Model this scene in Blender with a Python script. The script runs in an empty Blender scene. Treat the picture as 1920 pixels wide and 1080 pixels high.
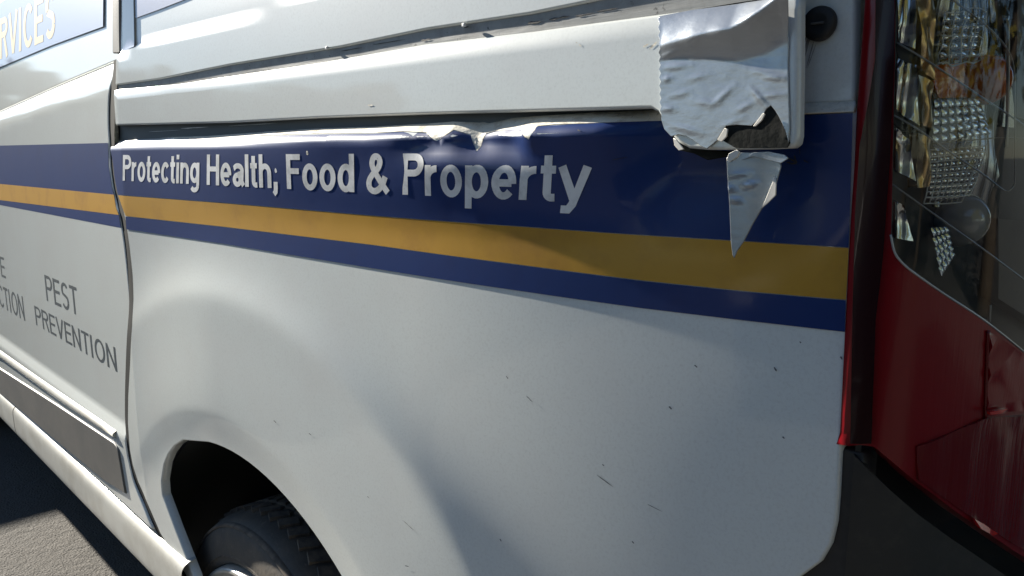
import bpy, bmesh, math, random
import numpy as np
from mathutils import Vector
from mathutils.geometry import delaunay_2d_cdt

random.seed(4)
sc = bpy.context.scene
COL = sc.collection
R = math.radians

# ------------------------------------------------------------------ camera, sky, sun, exposure
H = 1.25                                   # camera height
F, HOR, AXIS = 1450.0, 295.0, R(44.2)      # focal length in px of a 1920 frame, horizon row, angle to the van's side
PITCH = math.atan((540 - HOR) / F)
fh = Vector((-math.cos(AXIS), math.sin(AXIS), 0)); RT = Vector((math.sin(AXIS), math.cos(AXIS), 0))
FW = fh * math.cos(PITCH) - Vector((0, 0, math.sin(PITCH)))
UP = fh * math.sin(PITCH) + Vector((0, 0, math.cos(PITCH)))
cam = bpy.data.cameras.new('camera'); co = bpy.data.objects.new('camera', cam); COL.objects.link(co)
co.location = (0, 0, H)
co.rotation_euler = FW.to_track_quat('-Z', 'Y').to_euler()
cam.sensor_width = 36; cam.lens = 36 * F / 1920; cam.clip_start = 0.02; cam.clip_end = 3000
sc.camera = co
SUN_EL, SUN_A = R(23.5), R(10)             # sun is ahead of the van (-X) and slightly on the camera's side (-Y)
sd = Vector((-math.cos(SUN_EL) * math.cos(SUN_A), -math.cos(SUN_EL) * math.sin(SUN_A), math.sin(SUN_EL)))
sun = bpy.data.lights.new('sun', 'SUN'); sun.energy = 4.9; sun.angle = R(0.6); sun.color = (1, .935, .82)
so = bpy.data.objects.new('sun', sun); COL.objects.link(so); so.rotation_euler = sd.to_track_quat('Z', 'Y').to_euler()
w = bpy.data.worlds.new("World"); sc.world = w; w.use_nodes = True
nt = w.node_tree; sky = nt.nodes.new('ShaderNodeTexSky'); sky.sky_type = 'NISHITA'; sky.sun_disc = False
sky.sun_elevation = SUN_EL; sky.sun_rotation = math.atan2(sd.x, sd.y); sky.dust_density = 0.2; sky.air_density = 1.0; sky.ozone_density = 3.5
nt.links.new(sky.outputs[0], nt.nodes['Background'].inputs[0]); nt.nodes['Background'].inputs[1].default_value = 0.05
vs = sc.view_settings; vs.view_transform = 'Standard'; vs.look = 'None'; vs.exposure = 1.5; vs.gamma = 1; vs.use_curve_mapping = False
sc.cycles.max_bounces = 8; sc.cycles.transparent_max_bounces = 12
sc.cycles.use_denoising = True

# ------------------------------------------------------------------ helpers: objects
def link(name, me, mat, parent=None):
    o = bpy.data.objects.new(name, me); COL.objects.link(o)
    if mat is not None:
        for m in (mat if isinstance(mat, (list, tuple)) else [mat]): me.materials.append(m)
    if parent is not None: o.parent = parent
    return o
def empty(name, loc=(0, 0, 0)):
    o = bpy.data.objects.new(name, None); COL.objects.link(o); o.location = loc; o.empty_display_size = .1
    return o
def tag(o, label=None, cat=None, group=None, kind=None):
    for k, v in (('label', label), ('category', cat), ('group', group), ('kind', kind)):
        if v: o[k] = v
    return o
def mesh(vs_, fs_, smooth=True):
    me = bpy.data.meshes.new('mesh'); me.from_pydata([tuple(v) for v in vs_], [], fs_)
    if smooth: me.polygons.foreach_set('use_smooth', [True] * len(me.polygons))
    me.update(); return me
def bm_obj(name, bm, mat, parent=None, smooth=False):
    me = bpy.data.meshes.new(name); bm.to_mesh(me); bm.free()
    if smooth: me.polygons.foreach_set('use_smooth', [True] * len(me.polygons))
    return link(name, me, mat, parent)
def bm_box(bm, c, s, rot=None, bev=0):
    r = bmesh.ops.create_cube(bm, size=1)
    for v in r['verts']:
        v.co = Vector((v.co.x * s[0], v.co.y * s[1], v.co.z * s[2]))
        if rot is not None: v.co = rot @ v.co
        v.co += Vector(c)
    if bev:
        es = {e for v in r['verts'] for e in v.link_edges}
        bmesh.ops.bevel(bm, geom=list(es), offset=bev, segments=2, profile=.5, affect='EDGES')
def box(name, c, s, mat, parent=None, bev=0.0):
    bm = bmesh.new(); bm_box(bm, c, s, None, bev); return bm_obj(name, bm, mat, parent)
def tube_mesh(pts, rad, n=8, cap=True):
    vs_, fs_ = [], []
    pts = [Vector(p) for p in pts]
    for i, p in enumerate(pts):
        t = (pts[min(i + 1, len(pts) - 1)] - pts[max(i - 1, 0)]).normalized()
        a = t.orthogonal().normalized() if i == 0 else (a - t * a.dot(t)).normalized()
        b = t.cross(a); r = rad[i] if isinstance(rad, (list, tuple)) else rad
        for k in range(n):
            q = 2 * math.pi * k / n; vs_.append(p + a * math.cos(q) * r + b * math.sin(q) * r)
    for i in range(len(pts) - 1):
        for k in range(n):
            k2 = (k + 1) % n; fs_.append((i * n + k, i * n + k2, (i + 1) * n + k2, (i + 1) * n + k))
    if cap: fs_ += [tuple(range(n))[::-1], tuple((len(pts) - 1) * n + k for k in range(n))]
    return vs_, fs_
def lathe_y(prof, cx, cz, n=64):
    """prof: list of (radius, y); turned about an axis along Y"""
    vs_, fs_ = [], []
    for r, y in prof:
        for k in range(n):
            a = 2 * math.pi * k / n; vs_.append((cx + r * math.cos(a), y, cz + r * math.sin(a)))
    for i in range(len(prof) - 1):
        for k in range(n):
            k2 = (k + 1) % n; fs_.append((i * n + k, (i + 1) * n + k, (i + 1) * n + k2, i * n + k2))
    return vs_, fs_

# ------------------------------------------------------------------ helpers: materials
def mat(name, base=(.5, .5, .5), rough=.5, metal=0, coat=0, coat_r=.05, spec=.5, noise=None, bump=None, trans=0, ior=1.5):
    m = bpy.data.materials.new(name); m.use_nodes = True; N = m.node_tree; b = N.nodes['Principled BSDF']
    b.inputs['Base Color'].default_value = (*base, 1); b.inputs['Roughness'].default_value = rough
    b.inputs['Metallic'].default_value = metal; b.inputs['Coat Weight'].default_value = coat
    b.inputs['Coat Roughness'].default_value = coat_r; b.inputs['Specular IOR Level'].default_value = spec
    b.inputs['Transmission Weight'].default_value = trans; b.inputs['IOR'].default_value = ior
    tc = N.nodes.new('ShaderNodeTexCoord')
    if noise:                                  # list of (scale, colour, low, high): grime laid over the base
        prev = None
        for sc_, colr, lo, hi in noise:
            n = N.nodes.new('ShaderNodeTexNoise'); n.inputs['Scale'].default_value = sc_; n.inputs['Detail'].default_value = 8; n.inputs['Roughness'].default_value = .65
            N.links.new(tc.outputs['Object'], n.inputs['Vector'])
            rp = N.nodes.new('ShaderNodeMapRange'); rp.inputs[1].default_value = lo; rp.inputs[2].default_value = hi
            N.links.new(n.outputs['Fac'], rp.inputs[0])
            mx = N.nodes.new('ShaderNodeMix'); mx.data_type = 'RGBA'
            N.links.new(rp.outputs[0], mx.inputs[0])
            if prev is None: mx.inputs[6].default_value = (*base, 1)
            else: N.links.new(prev, mx.inputs[6])
            mx.inputs[7].default_value = (*colr, 1); prev = mx.outputs[2]
        N.links.new(prev, b.inputs['Base Color'])
    if bump:
        last = None
        for sc_, st, dist, stretch in bump:
            mp = N.nodes.new('ShaderNodeMapping'); mp.inputs['Scale'].default_value = stretch
            N.links.new(tc.outputs['Object'], mp.inputs['Vector'])
            n = N.nodes.new('ShaderNodeTexNoise'); n.inputs['Scale'].default_value = sc_; n.inputs['Detail'].default_value = 5
            N.links.new(mp.outputs[0], n.inputs['Vector'])
            bp = N.nodes.new('ShaderNodeBump'); bp.inputs['Strength'].default_value = st; bp.inputs['Distance'].default_value = dist
            N.links.new(n.outputs['Fac'], bp.inputs['Height'])
            if last: N.links.new(last, bp.inputs['Normal'])
            last = bp.outputs['Normal']
        N.links.new(last, b.inputs['Normal'])
        if coat: N.links.new(last, b.inputs['Coat Normal'])
    return m
U = (1, 1, 1)
M = {}
M['paint'] = mat('white_paint', (.69, .725, .70), .36, coat=1, coat_r=.04, noise=[(6, (.66, .67, .645), .45, .8), (170, (.50, .48, .43), .72, .82), (340, (.62, .645, .62), .48, .70)],
                 bump=[(420, .02, .0006, U)])
M['chip'] = mat('paint_chip', (.10, .11, .12), .7)
M['sill'] = mat('dusty_white_paint', (.52, .52, .48), .5, coat=.4, coat_r=.15, noise=[(11, (.40, .385, .34), .4, .7), (120, (.30, .28, .24), .62, .78)])
M['raw'] = mat('scuffed_paint', (.72, .68, .58), .6, noise=[(60, (.40, .33, .24), .5, .75), (300, (.2, .17, .13), .6, .72)], bump=[(120, .5, .004, (.4, 1, 1))])
M['blue'] = mat('blue_vinyl', (.0065, .029, .135), .42, spec=.22, coat=.3, coat_r=.10, noise=[(14, (.010, .026, .115), .5, .8), (260, (.05, .07, .14), .72, .80)], bump=[(9, .05, .01, U)])
M['gold'] = mat('gold_vinyl', (.50, .265, .022), .45, spec=.35, coat=.3, coat_r=.10, noise=[(12, (.36, .175, .02), .5, .8), (240, (.20, .11, .03), .70, .82)], bump=[(9, .05, .01, U)])
M['letter'] = mat('worn_lettering', (.80, .81, .81), .5, noise=[(35, (.50, .51, .50), .45, .7), (150, (.22, .22, .22), .66, .74)])
M['dark_letter'] = mat('dark_lettering', (.045, .06, .07), .5, noise=[(200, (.2, .2, .2), .66, .76)])
M['gold_letter'] = mat('gold_lettering', (.60, .42, .12), .5, coat=.5, coat_r=.03)
M['pale_blue'] = mat('glare_pale_vinyl', (.11, .15, .32), .4, coat=1, coat_r=.03)  # blue vinyl, colour paled for the glare over it
M['rail'] = mat('rail_grey', (.30, .305, .295), .5, noise=[(30, (.20, .20, .19), .45, .7), (130, (.04, .04, .04), .62, .7)], bump=[(40, .4, .003, (.15, 1, 2))])
M['black'] = mat('black_plastic', (.018, .020, .022), .5, noise=[(60, (.03, .03, .03), .5, .7)], bump=[(900, .2, .0005, U)])
M['frame'] = mat('inner_metal', (.10, .115, .12), .6)
M['seal'] = mat('gap_shade_black', (.010, .012, .013), .8, spec=.2)  # near-black for the shade inside the door gap
M['rubber'] = mat('rubber', (.02, .02, .021), .55, noise=[(50, (.05, .045, .04), .5, .75)], bump=[(200, .15, .001, U)])
M['tyre'] = mat('tyre_rubber', (.085, .078, .068), .7, noise=[(18, (.14, .115, .09), .42, .68), (120, (.22, .18, .14), .60, .74)], bump=[(150, .3, .002, U)])
M['chrome'] = mat('chrome', (.80, .79, .74), .32, .75, noise=[(40, (.62, .6, .55), .55, .75)])
M['clad'] = mat('grey_cladding', (.105, .104, .10), .5, noise=[(8, (.15, .142, .13), .4, .75), (150, (.08, .08, .075), .6, .75)], bump=[(500, .2, .0006, U)])
M['liner'] = mat('liner_plastic', (.06, .064, .064), .75, noise=[(12, (.07, .065, .055), .5, .8)])
M['glass_dark'] = mat('tinted_glass', (.20, .22, .24), .04, spec=.8, coat=1, coat_r=.01)

# ------------------------------------------------------------------ the van's side as a surface Y = f(X, Z)
XG, YG, XE = -1.5166, .482, -.25          # door gap, its depth, rear edge at the lamp
TS, CURV = math.tan(R(3.8)), (math.tan(R(12)) - math.tan(R(3.8))) / .934
def base(X, Z):
    u = X - XG
    y = YG + .035 * (Z - .95) ** 2
    if u > 0: y += TS * u + (CURV * (u - .8) ** 2 if u > .8 else 0)
    return y
def straight(X, Z):                        # the same side without the turn-in towards the rear corner
    return YG + .035 * (Z - .95) ** 2 + TS * max(0, X - XG)
def sstep(t):
    t = min(1, max(0, t)); return t * t * (3 - 2 * t)
def ray(px, py): return FW + RT * ((px - 960) / F) + UP * ((540 - py) / F)
def P(px, py, f=base):
    """photograph column,row -> (X, Z) on the surface f"""
    d = ray(px, py); y = .5
    for _ in range(14):
        s = y / d.y; y = f(d.x * s, H + d.z * s)
    s = y / d.y
    return (d.x * s, H + d.z * s)
def PL(pts, f=base): return [P(x, y, f) for x, y in pts]
def dens(pts, step=.012, closed=True):
    out = []; n = len(pts)
    for i in range(n if closed else n - 1):
        a, b = pts[i], pts[(i + 1) % n]; L = math.hypot(b[0] - a[0], b[1] - a[1]); k = max(1, int(L / step + .5))
        out += [(a[0] + (b[0] - a[0]) * j / k, a[1] + (b[1] - a[1]) * j / k) for j in range(k)]
    if not closed: out.append(pts[-1])
    return out
def spline(pts, k=6, closed=False):
    n = len(pts); out = []
    for i in range(n if closed else n - 1):
        g = (lambda j: pts[j % n]) if closed else (lambda j: pts[min(max(j, 0), n - 1)])
        p0, p1, p2, p3 = g(i - 1), g(i), g(i + 1), g(i + 2)
        for s in range(k):
            t = s / k
            out.append(tuple(.5 * (2 * p1[c] + (p2[c] - p0[c]) * t + (2 * p0[c] - 5 * p1[c] + 4 * p2[c] - p3[c]) * t * t + (3 * p1[c] - p0[c] - 3 * p2[c] + p3[c]) * t ** 3) for c in range(len(p1))))
    if not closed: out.append(tuple(pts[-1]))
    return out
def interp(tab):
    xs = [p[0] for p in tab]; zs = [p[1] for p in tab]
    return lambda X: float(np.interp(X, xs, zs))
def area2(p): return sum(p[i][0] * p[(i + 1) % len(p)][1] - p[(i + 1) % len(p)][0] * p[i][1] for i in range(len(p)))
def inset(p, d):
    n = len(p); out = []
    for i in range(n):
        a, b, c = Vector(p[i - 1]), Vector(p[i]), Vector(p[(i + 1) % n])
        e1 = (b - a).normalized() if (b - a).length > 1e-9 else Vector((1, 0)); e2 = (c - b).normalized() if (c - b).length > 1e-9 else e1
        n1, n2 = Vector((-e1.y, e1.x)), Vector((-e2.y, e2.x)); m = n1 + n2
        m = m.normalized() if m.length > 1e-6 else n1
        out.append(tuple(b + m * d / max(.5, m.dot(n1))))
    return out
def inside_grid(poly, res, marg):
    P_ = np.array(poly); x0, z0 = P_.min(0); x1, z1 = P_.max(0)
    gx, gz = np.meshgrid(np.arange(x0 + res / 2, x1, res), np.arange(z0 + res / 2, z1, res)); gx, gz = gx.ravel(), gz.ravel()
    ins = np.zeros(len(gx), bool); dmin = np.full(len(gx), 1e9)
    for i in range(len(P_)):
        ax, az = P_[i]; bx, bz = P_[(i + 1) % len(P_)]
        c = ((az > gz) != (bz > gz)); 
        if bz != az: ins ^= c & (gx < (bx - ax) * (gz - az) / (bz - az) + ax)
        L2 = (bx - ax) ** 2 + (bz - az) ** 2
        t = np.clip(((gx - ax) * (bx - ax) + (gz - az) * (bz - az)) / max(L2, 1e-12), 0, 1)
        dmin = np.minimum(dmin, (gx - ax - t * (bx - ax)) ** 2 + (gz - az - t * (bz - az)) ** 2)
    k = ins & (dmin > marg * marg)
    return list(zip(gx[k], gz[k]))
def normal(f, X, Z, e=.0015):
    return Vector(((f(X + e, Z) - f(X - e, Z)) / (2 * e), -1, (f(X, Z + e) - f(X, Z - e)) / (2 * e))).normalized()
def panel(name, outline, f, mt, parent, off=0.0, res=.014, depth=.018, bev=.0025, edge=.012):
    """a pressed sheet with a rounded edge and a return flange, following Y = f(X,Z)"""
    if area2(outline) < 0: outline = outline[::-1]
    out = dens(outline, edge); rim = depth > 0
    inn = inset(out, bev) if rim else out
    g = inside_grid(inn, res, res * .5)
    n = len(inn)
    pts = [Vector(p) for p in inn] + [Vector(p) for p in g]
    r = delaunay_2d_cdt(pts, [(i, (i + 1) % n) for i in range(n)], [], 1, 1e-7)
    vs_ = [(p.x, f(p.x, p.y) - off, p.y) for p in r[0]]; nr = [normal(f, p.x, p.y) for p in r[0]]
    fs_ = []; ln = []
    for t in r[2]:
        if len(t) < 3: continue
        a, b, c = (r[0][t[0]], r[0][t[1]], r[0][t[2]])
        if (b.x - a.x) * (c.y - a.y) - (b.y - a.y) * (c.x - a.x) < 0: t = t[::-1]
        fs_.append(tuple(t)); ln += [nr[i] for i in t]
    if rim:
        o0 = len(vs_); rn = []
        for k in range(3):
            for i in range(n):
                x, z = out[i]; y = f(x, z) - off
                a, c = out[i - 1], out[(i + 1) % n]
                e = Vector((c[1] - a[1], 0, -(c[0] - a[0]))); e = e.normalized() if e.length > 0 else Vector((1, 0, 0))
                if k == 0:
                    x, z = inn[i]; vs_.append((x, f(x, z) - off, z)); rn.append(normal(f, x, z))
                elif k == 1:
                    vs_.append((x, y + bev, z)); rn.append((e * .92 + Vector((0, -.4, 0))).normalized())
                else:
                    vs_.append((x, y + depth, z)); rn.append(e)
        for k in range(2):
            for i in range(n):
                j = (i + 1) % n; q = (o0 + k * n + i, o0 + (k + 1) * n + i, o0 + (k + 1) * n + j, o0 + k * n + j)
                fs_.append(q); ln += [rn[v - o0] for v in q]
    me = mesh(vs_, fs_)
    if len(ln) == len(me.loops): me.normals_split_custom_set(ln)
    o = link(name, me, mt, parent)
    o.cycles.shadow_terminator_geometry_offset = .25; o.cycles.shadow_terminator_offset = .06
    return o

# ---- surface features
AC = (-1.15, H - .92)                      # wheel centre
def flare(X, Z):
    r = math.hypot(X - AC[0], Z - AC[1])
    if r > .98: return 0
    x = r - .708; o = .018 * math.exp(-(((x + math.sqrt(x * x + .0003)) / 2) / .048) ** 1.15)
    o += .006 * sstep((.70 - r) / .18)
    if r < .530: o -= .006 * sstep((.530 - r) / .075) * min(1, (.530 - r) / .02)
    return o * (.40 + .60 * sstep((X + 1.56) / .40))
LIP = interp(PL([(205, 264), (300, 258), (390, 255), (500, 247), (600, 241), (700, 238), (800, 232), (850, 228), (900, 230), (950, 223), (1000, 218), (1100, 212), (1217, 207), (1300, 204), (1470, 206), (1500, 212), (1610, 208)]))
DENTS = []                                 # (px, py, rx, rz, depth)
for px, py, rx, rz, d in [(830, 268, .05, .018, .010), (900, 262, .03, .02, .012), (965, 265, .045, .022, .012), (1005, 262, .018, .014, -.005), (880, 285, .05, .02, -.004),
                          (1120, 330, .16, .05, .006), (1300, 300, .07, .05, .010), (690, 300, .10, .03, .003), (1480, 300, .05, .07, .006), (1400, 520, .22, .10, .004)]:
    x, z = P(px, py); DENTS.append((x, z, rx, rz, d))
def dent(X, Z):
    s = 0
    for x, z, rx, rz, d in DENTS:
        q = ((X - x) / rx) ** 2 + ((Z - z) / rz) ** 2
        if q < 6: s += d * math.exp(-q)
    return s
def f_low(X, Z):                           # lower quarter panel
    y = base(X, Z) - flare(X, Z) + dent(X, Z)
    d = LIP(X) - Z
    B = .020 * sstep((X + 1.4) / .8) * (1 - .8 * sstep((X + .46) / .07))
    if d < .13: y -= B * (1 - sstep(d / .13))
    if d < .018: y += (.010 + .7 * B) * (1 - sstep((X + .43) / .04)) * ((.018 - d) / .018) ** 1.45
    return y
def f_cover(X, Z):                         # loose rail cover: bulges out towards its rear end
    y = straight(X, Z) - .002
    d = COVTOP(X) - Z
    if d < .010: y += .004 * ((.010 - d) / .010) ** 2
    return y
COVTOP = interp(PL([(205, 168), (430, 141), (600, 115), (800, 80), (1000, 57), (1133, 39), (1240, 25), (1400, 4), (1500, -12)]))
def f_up(X, Z):                            # upper quarter panel with the shoulder crease
    d = Z - CREASE(X)
    return straight(X, Z) + .008 * sstep((d + .003) / .012) + (.02 * max(0, d - .02))
CREASE = interp(PL([(205, 114), (255, 90), (360, 57), (450, 33), (560, 0), (900, -95), (1300, -205)]))
BELT = interp(sorted(PL([(-260, 318), (-100, 248), (0, 204), (100, 158), (205, 113), (240, 98)])))
def f_door(X, Z):
    d = BELT(X) - Z
    y = base(X, Z)
    if 0 <= d < .055: y += .012 * ((.055 - d) / .055) ** 1.7
    elif d < 0: y += .012
    if Z < .72:                            # swage and ledge low on the door
        y -= .010 * sstep((.72 - Z) / .03)
    return y
def f_win(X, Z): return base(X, Z) + .016 + .05 * max(0, Z - BELT(X))
def f_in(d): return lambda X, Z: base(X, Z) + d

# ------------------------------------------------------------------ ground and surroundings
M['asphalt'] = mat('asphalt', (.095, .089, .081), .9, noise=[(3, (.105, .098, .089), .4, .7), (90, (.17, .148, .122), .55, .75), (260, (.035, .03, .026), .55, .7)], bump=[(140, .9, .012, U), (30, .5, .02, U)])
g = link('ground', mesh([(-900, -900, 0), (900, -900, 0), (900, 900, 0), (-900, 900, 0)], [(0, 1, 2, 3)], False), M['asphalt']); tag(g, kind='structure')

M['concrete'] = mat('concrete', (.30, .29, .27), .85, noise=[(4, (.22, .21, .19), .45, .7), (60, (.36, .35, .32), .5, .7)], bump=[(30, .3, .01, U)])
wall = box('shadow_wall', (-6.9, -3, .84), (.25, 22, 1.68), M['concrete'], None, .01); tag(wall, 'low plain concrete wall added unseen ahead of the van to shade the ground', 'wall')  # unseen wall, added to throw shadow on the ground at left
M['bark'] = mat('bark', (.10, .075, .05), .9, noise=[(20, (.05, .04, .03), .4, .7)], bump=[(25, .8, .02, (1, 1, .2))])
M['leaf'] = mat('leaf', (.07, .09, .02), .6, noise=[(.9, (.12, .12, .035), .4, .65)])
M['dry_leaf'] = mat('dry_leaf', (.15, .15, .03), .6, noise=[(.9, (.27, .22, .05), .4, .65)])
def tree(x, y, h, label, seed, lm='leaf'):
    rn = random.Random(seed); t = empty('tree', (x, y, 0)); tag(t, label, 'tree', 'trees behind the photographer')
    pts = [(0, 0, 0), (.1, .05, h * .25), (-.05, .1, h * .5), (.08, 0, h * .8)]
    V, Fs = tube_mesh(spline(pts, 4), [.22 - .17 * i / 12 for i in range(13)], 8)
    for k in range(7):
        a = rn.uniform(0, 6.28); z0 = h * rn.uniform(.25, .6); L = h * rn.uniform(.2, .35)
        v2, f2 = tube_mesh([(0, 0, z0), (L * .5 * math.cos(a), L * .5 * math.sin(a), z0 + L * .35), (L * math.cos(a), L * math.sin(a), z0 + L * .9)], [.08, .05, .02], 6)
        o = len(V); V += v2; Fs += [tuple(i + o for i in f) for f in f2]
    link('trunk', mesh(V, Fs), M['bark'], t)
    V, Fs = [], []
    cl = [Vector((rn.gauss(0, h * .17), rn.gauss(0, h * .17), h * rn.uniform(.3, 1))) for _ in range(34)]
    for c in cl:
        for _ in range(120):
            p = c + Vector((rn.gauss(0, .32), rn.gauss(0, .32), rn.gauss(0, .26))); a = Vector((rn.gauss(0, 1), rn.gauss(0, 1), rn.gauss(0, 1))).normalized(); b = a.orthogonal().normalized(); s_ = rn.uniform(.07, .16)
            o = len(V); V += [p - a * s_, p + b * s_ * .5, p + a * s_, p - b * s_ * .5]; Fs.append((o, o + 1, o + 2, o + 3))
    cr = link('crown', mesh(V, Fs, False), M[lm], t)
for i, (x, y, h, lb) in enumerate([(5.0, 4.6, 5.5, 'leafy tree standing behind the van beyond its tail lamp'), (6.5, 1.2, 6.5, 'taller leafy tree straight behind the van'), (7.4, -.9, 5.5, 'dry yellowish tree next to the taller leafy tree'), (3.0, -7.5, 5.0, 'leafy tree across the lot from the tail lamp'), (-1.5, -9.0, 6.0, 'leafy tree across the lot from the rear wheel'), (8.5, -4.5, 6.0, 'leafy tree at the far rear corner of the lot')]): tree(x, y, h, lb, i, 'dry_leaf' if i < 3 else 'leaf')

V, Fs = [], []; rn = random.Random(8)
for _ in range(14000):                       # an unseen wood added ahead to darken horizon reflections, one mass
    y = rn.uniform(-60, 60); hh = 7.0 + .7 * math.sin(y * .31) + .4 * math.sin(y * .83 + 1)
    p = Vector((-44 + rn.gauss(0, 1.5), y, hh * rn.random() ** .7)); a = Vector((rn.gauss(0, 1), rn.gauss(0, 1), rn.gauss(0, 1))).normalized(); b = a.orthogonal().normalized(); q = rn.uniform(.35, .8)
    o = len(V); V += [p - a * q, p + b * q * .7, p + a * q, p - b * q * .7]; Fs.append((o, o + 1, o + 2, o + 3))
wood = link('screening_wood', mesh(V, Fs, False), M['leaf']); tag(wood, 'far-off wood beyond the low wall', 'wood', kind='stuff')

# ------------------------------------------------------------------ VAN
van = empty('cargo_van', (-2.6, 1.4, 0)); van.location = (0, 0, 0)
tag(van, 'white cargo van with blue and gold stripes and a torn side panel', 'van')
XL = -2.75                                 # front edge of the sliding door

f_rail = lambda X, Z: straight(X, Z) + .0035
f_bar = lambda X, Z: straight(X, Z) + .0015
# -- door gap curve (left side of it, then right side)
gapL = [(211, 113), (209, 140), (203, 180), (202, 230), (204, 265), (206, 310), (211, 350), (220, 390), (227, 425), (233, 465), (239, 520), (243, 570), (243, 610), (241, 680), (240, 740), (241, 790), (246, 840), (252, 870), (261, 905), (281, 955), (302, 1000), (326, 1036), (344, 1062), (358, 1082)]
gapR = [(217, 110), (216, 160), (213, 200), (211, 240), (211, 268), (213, 310), (219, 345), (229, 385), (236, 420), (242, 460), (249, 515), (253, 560), (254, 610), (251, 680), (248, 740), (248, 790), (252, 840), (258, 870), (267, 902), (287, 950), (309, 998), (333, 1034), (351, 1060), (365, 1080)]
gL = spline(PL(gapL), 3); gR = spline(PL(gapR), 3)
ROCKTOP = H - .722
# sliding door skin
belt_l = [(x, BELT(x) - .003) for x in np.linspace(XL, gL[0][0], 12)]
door_low = [(gL[-1][0] - .004, ROCKTOP + .006), (XL, ROCKTOP + .006)]
outl = belt_l[:-1] + [p for p in gL if p[1] > ROCKTOP + .01] + [(gL[-1][0] - .002, ROCKTOP + .006)] + [(XL, ROCKTOP + .006)]
gq = [p for p in gL if p[1] > ROCKTOP + .008]
door = panel('sliding_door', belt_l[:-1] + gq + [(gq[-1][0], ROCKTOP + .006), (XL, ROCKTOP + .006)], f_door, M['paint'], van)
# window area of the door
WTOP = .62
wz = lambda X: BELT(X) + .003
gx_top = P(205, 60)[0]
win = panel('door_window', [(x, wz(x)) for x in np.linspace(XL, gx_top, 10)] + [(gx_top - .02, H + WTOP), (XL, H + WTOP)], f_win, M['paint'], door, depth=.02)
# window pane above the seam line, painted white for the glare on it
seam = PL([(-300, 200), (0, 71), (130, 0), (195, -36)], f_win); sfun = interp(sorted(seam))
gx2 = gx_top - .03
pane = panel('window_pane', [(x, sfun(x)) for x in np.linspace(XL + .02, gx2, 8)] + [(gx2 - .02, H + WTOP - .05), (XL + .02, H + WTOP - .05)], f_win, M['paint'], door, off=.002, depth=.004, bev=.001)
# upper quarter panel
ut = [(217, 111), (216, 160), (300, 148), (430, 122), (540, 104), (640, 88), (800, 55), (1000, 27), (1133, 3), (1400, -40), (1605, -75)]
utw = PL(ut)
up = panel('upper_panel', [(utw[0][0] + .004, H + WTOP)] + [(utw[0][0] + .002, utw[0][1] + .03)] + utw + [(utw[-1][0], H + WTOP)], f_up, M['paint'], van, depth=.012)
# sliding rail: recessed channel with a worn grey bar in it
rail_poly = PL([(214, 150), (430, 112), (640, 76), (1000, 15), (1133, -8), (1400, -55), (1500, -70), (1500, 0), (1400, 12), (1240, 34), (1000, 68), (800, 92), (600, 126), (430, 152), (214, 176)])
ch = panel('door_rail', rail_poly, f_rail, M['rail'], van, depth=0, res=.02)
# rail cover
ct = [(216, 167), (330, 158), (430, 142), (600, 116), (800, 81), (1000, 58), (1133, 40), (1240, 26), (1400, 5), (1497, -11)]
cb = [(1496, 100), (1494, 255), (1491, 270), (1482, 278), (1440, 280), (1368, 281), (1325, 281), (1290, 278), (1268, 266), (1252, 245), (1240, 222), (1231, 209), (1218, 203), (1150, 205), (1000, 209), (800, 214), (600, 221), (430, 230), (300, 233), (216, 235)]
cover = panel('rail_cover', PL(ct + cb, f_cover), f_cover, M['paint'], van, depth=.012, bev=.003)
# dark channel behind the lower gap
gapch = panel('gap_channel', PL([(212, 225), (600, 212), (1000, 200), (1240, 190), (1500, 180), (1500, 290), (1250, 250), (1000, 235), (600, 252), (212, 275)]), f_in(.012), M['frame'], van, depth=0, res=.02)
# pillar panel behind the plug
f_pil = lambda X, Z: base(X, Z) + .006
pil = panel('pillar_panel', PL([(1470, -80), (1604, -80), (1601, 192), (1470, 198)], f_pil), f_pil, M['paint'], van, depth=.01)
# lower quarter panel
lip_px = [(212, 263), (300, 258), (390, 255), (500, 247), (600, 241), (700, 238), (800, 232), (850, 228), (900, 230), (950, 223), (1000, 218), (1100, 212), (1217, 207), (1300, 204), (1470, 206), (1500, 212), (1601, 208)]
rear_px = [(1597, 330), (1588, 560), (1581, 700), (1575, 850), (1571, 930), (1567, 980), (1557, 1022), (1538, 1055), (1500, 1083)]
arch = [(AC[0] + .463 * math.cos(a), AC[1] + .463 * math.sin(a)) for a in np.linspace(R(18), R(98), 26)]
archf = PL([(358, 822), (340, 833), (326, 850), (318, 868), (312, 900), (314, 925), (322, 945), (338, 985), (358, 1032), (376, 1074), (384, 1098)])
gR2 = [p for p in gR if p[1] < LIP(p[0]) + .02]
low_out = PL(lip_px) + PL(rear_px) + [(-.36, H - .41), (-.50, H - .52), (-.62, H - .66)] + arch + archf + [p for p in PL(gapR)[::-1] if p[1] < LIP(p[0]) - .01]
qp = panel('quarter_panel', low_out, f_low, M['paint'], van, depth=.016, bev=.0025, res=.007, edge=.008)

# -- dark inner shell behind everything
inner = panel('inner_frame', [(XL - .2, .45), (AC[0] - .50, .45), (AC[0] - .50, .88), (AC[0], 1.02), (AC[0] + .50, .88), (AC[0] + .5, .55), (-.27, .75), (-.27, H + WTOP), (XL - .2, H + WTOP)], f_in(.032), M['frame'], van, depth=0, res=.05)

panel('gap_shade', [(x + .0005, z) for x, z in gL] + [(x + .004, z) for x, z in gR[::-1]], lambda X, Z: base(X, Z) - flare(X, Z) + .002, M['seal'], van, depth=0, res=.01, edge=.008)  # dark strip laid in for the shade of the door gap

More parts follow.
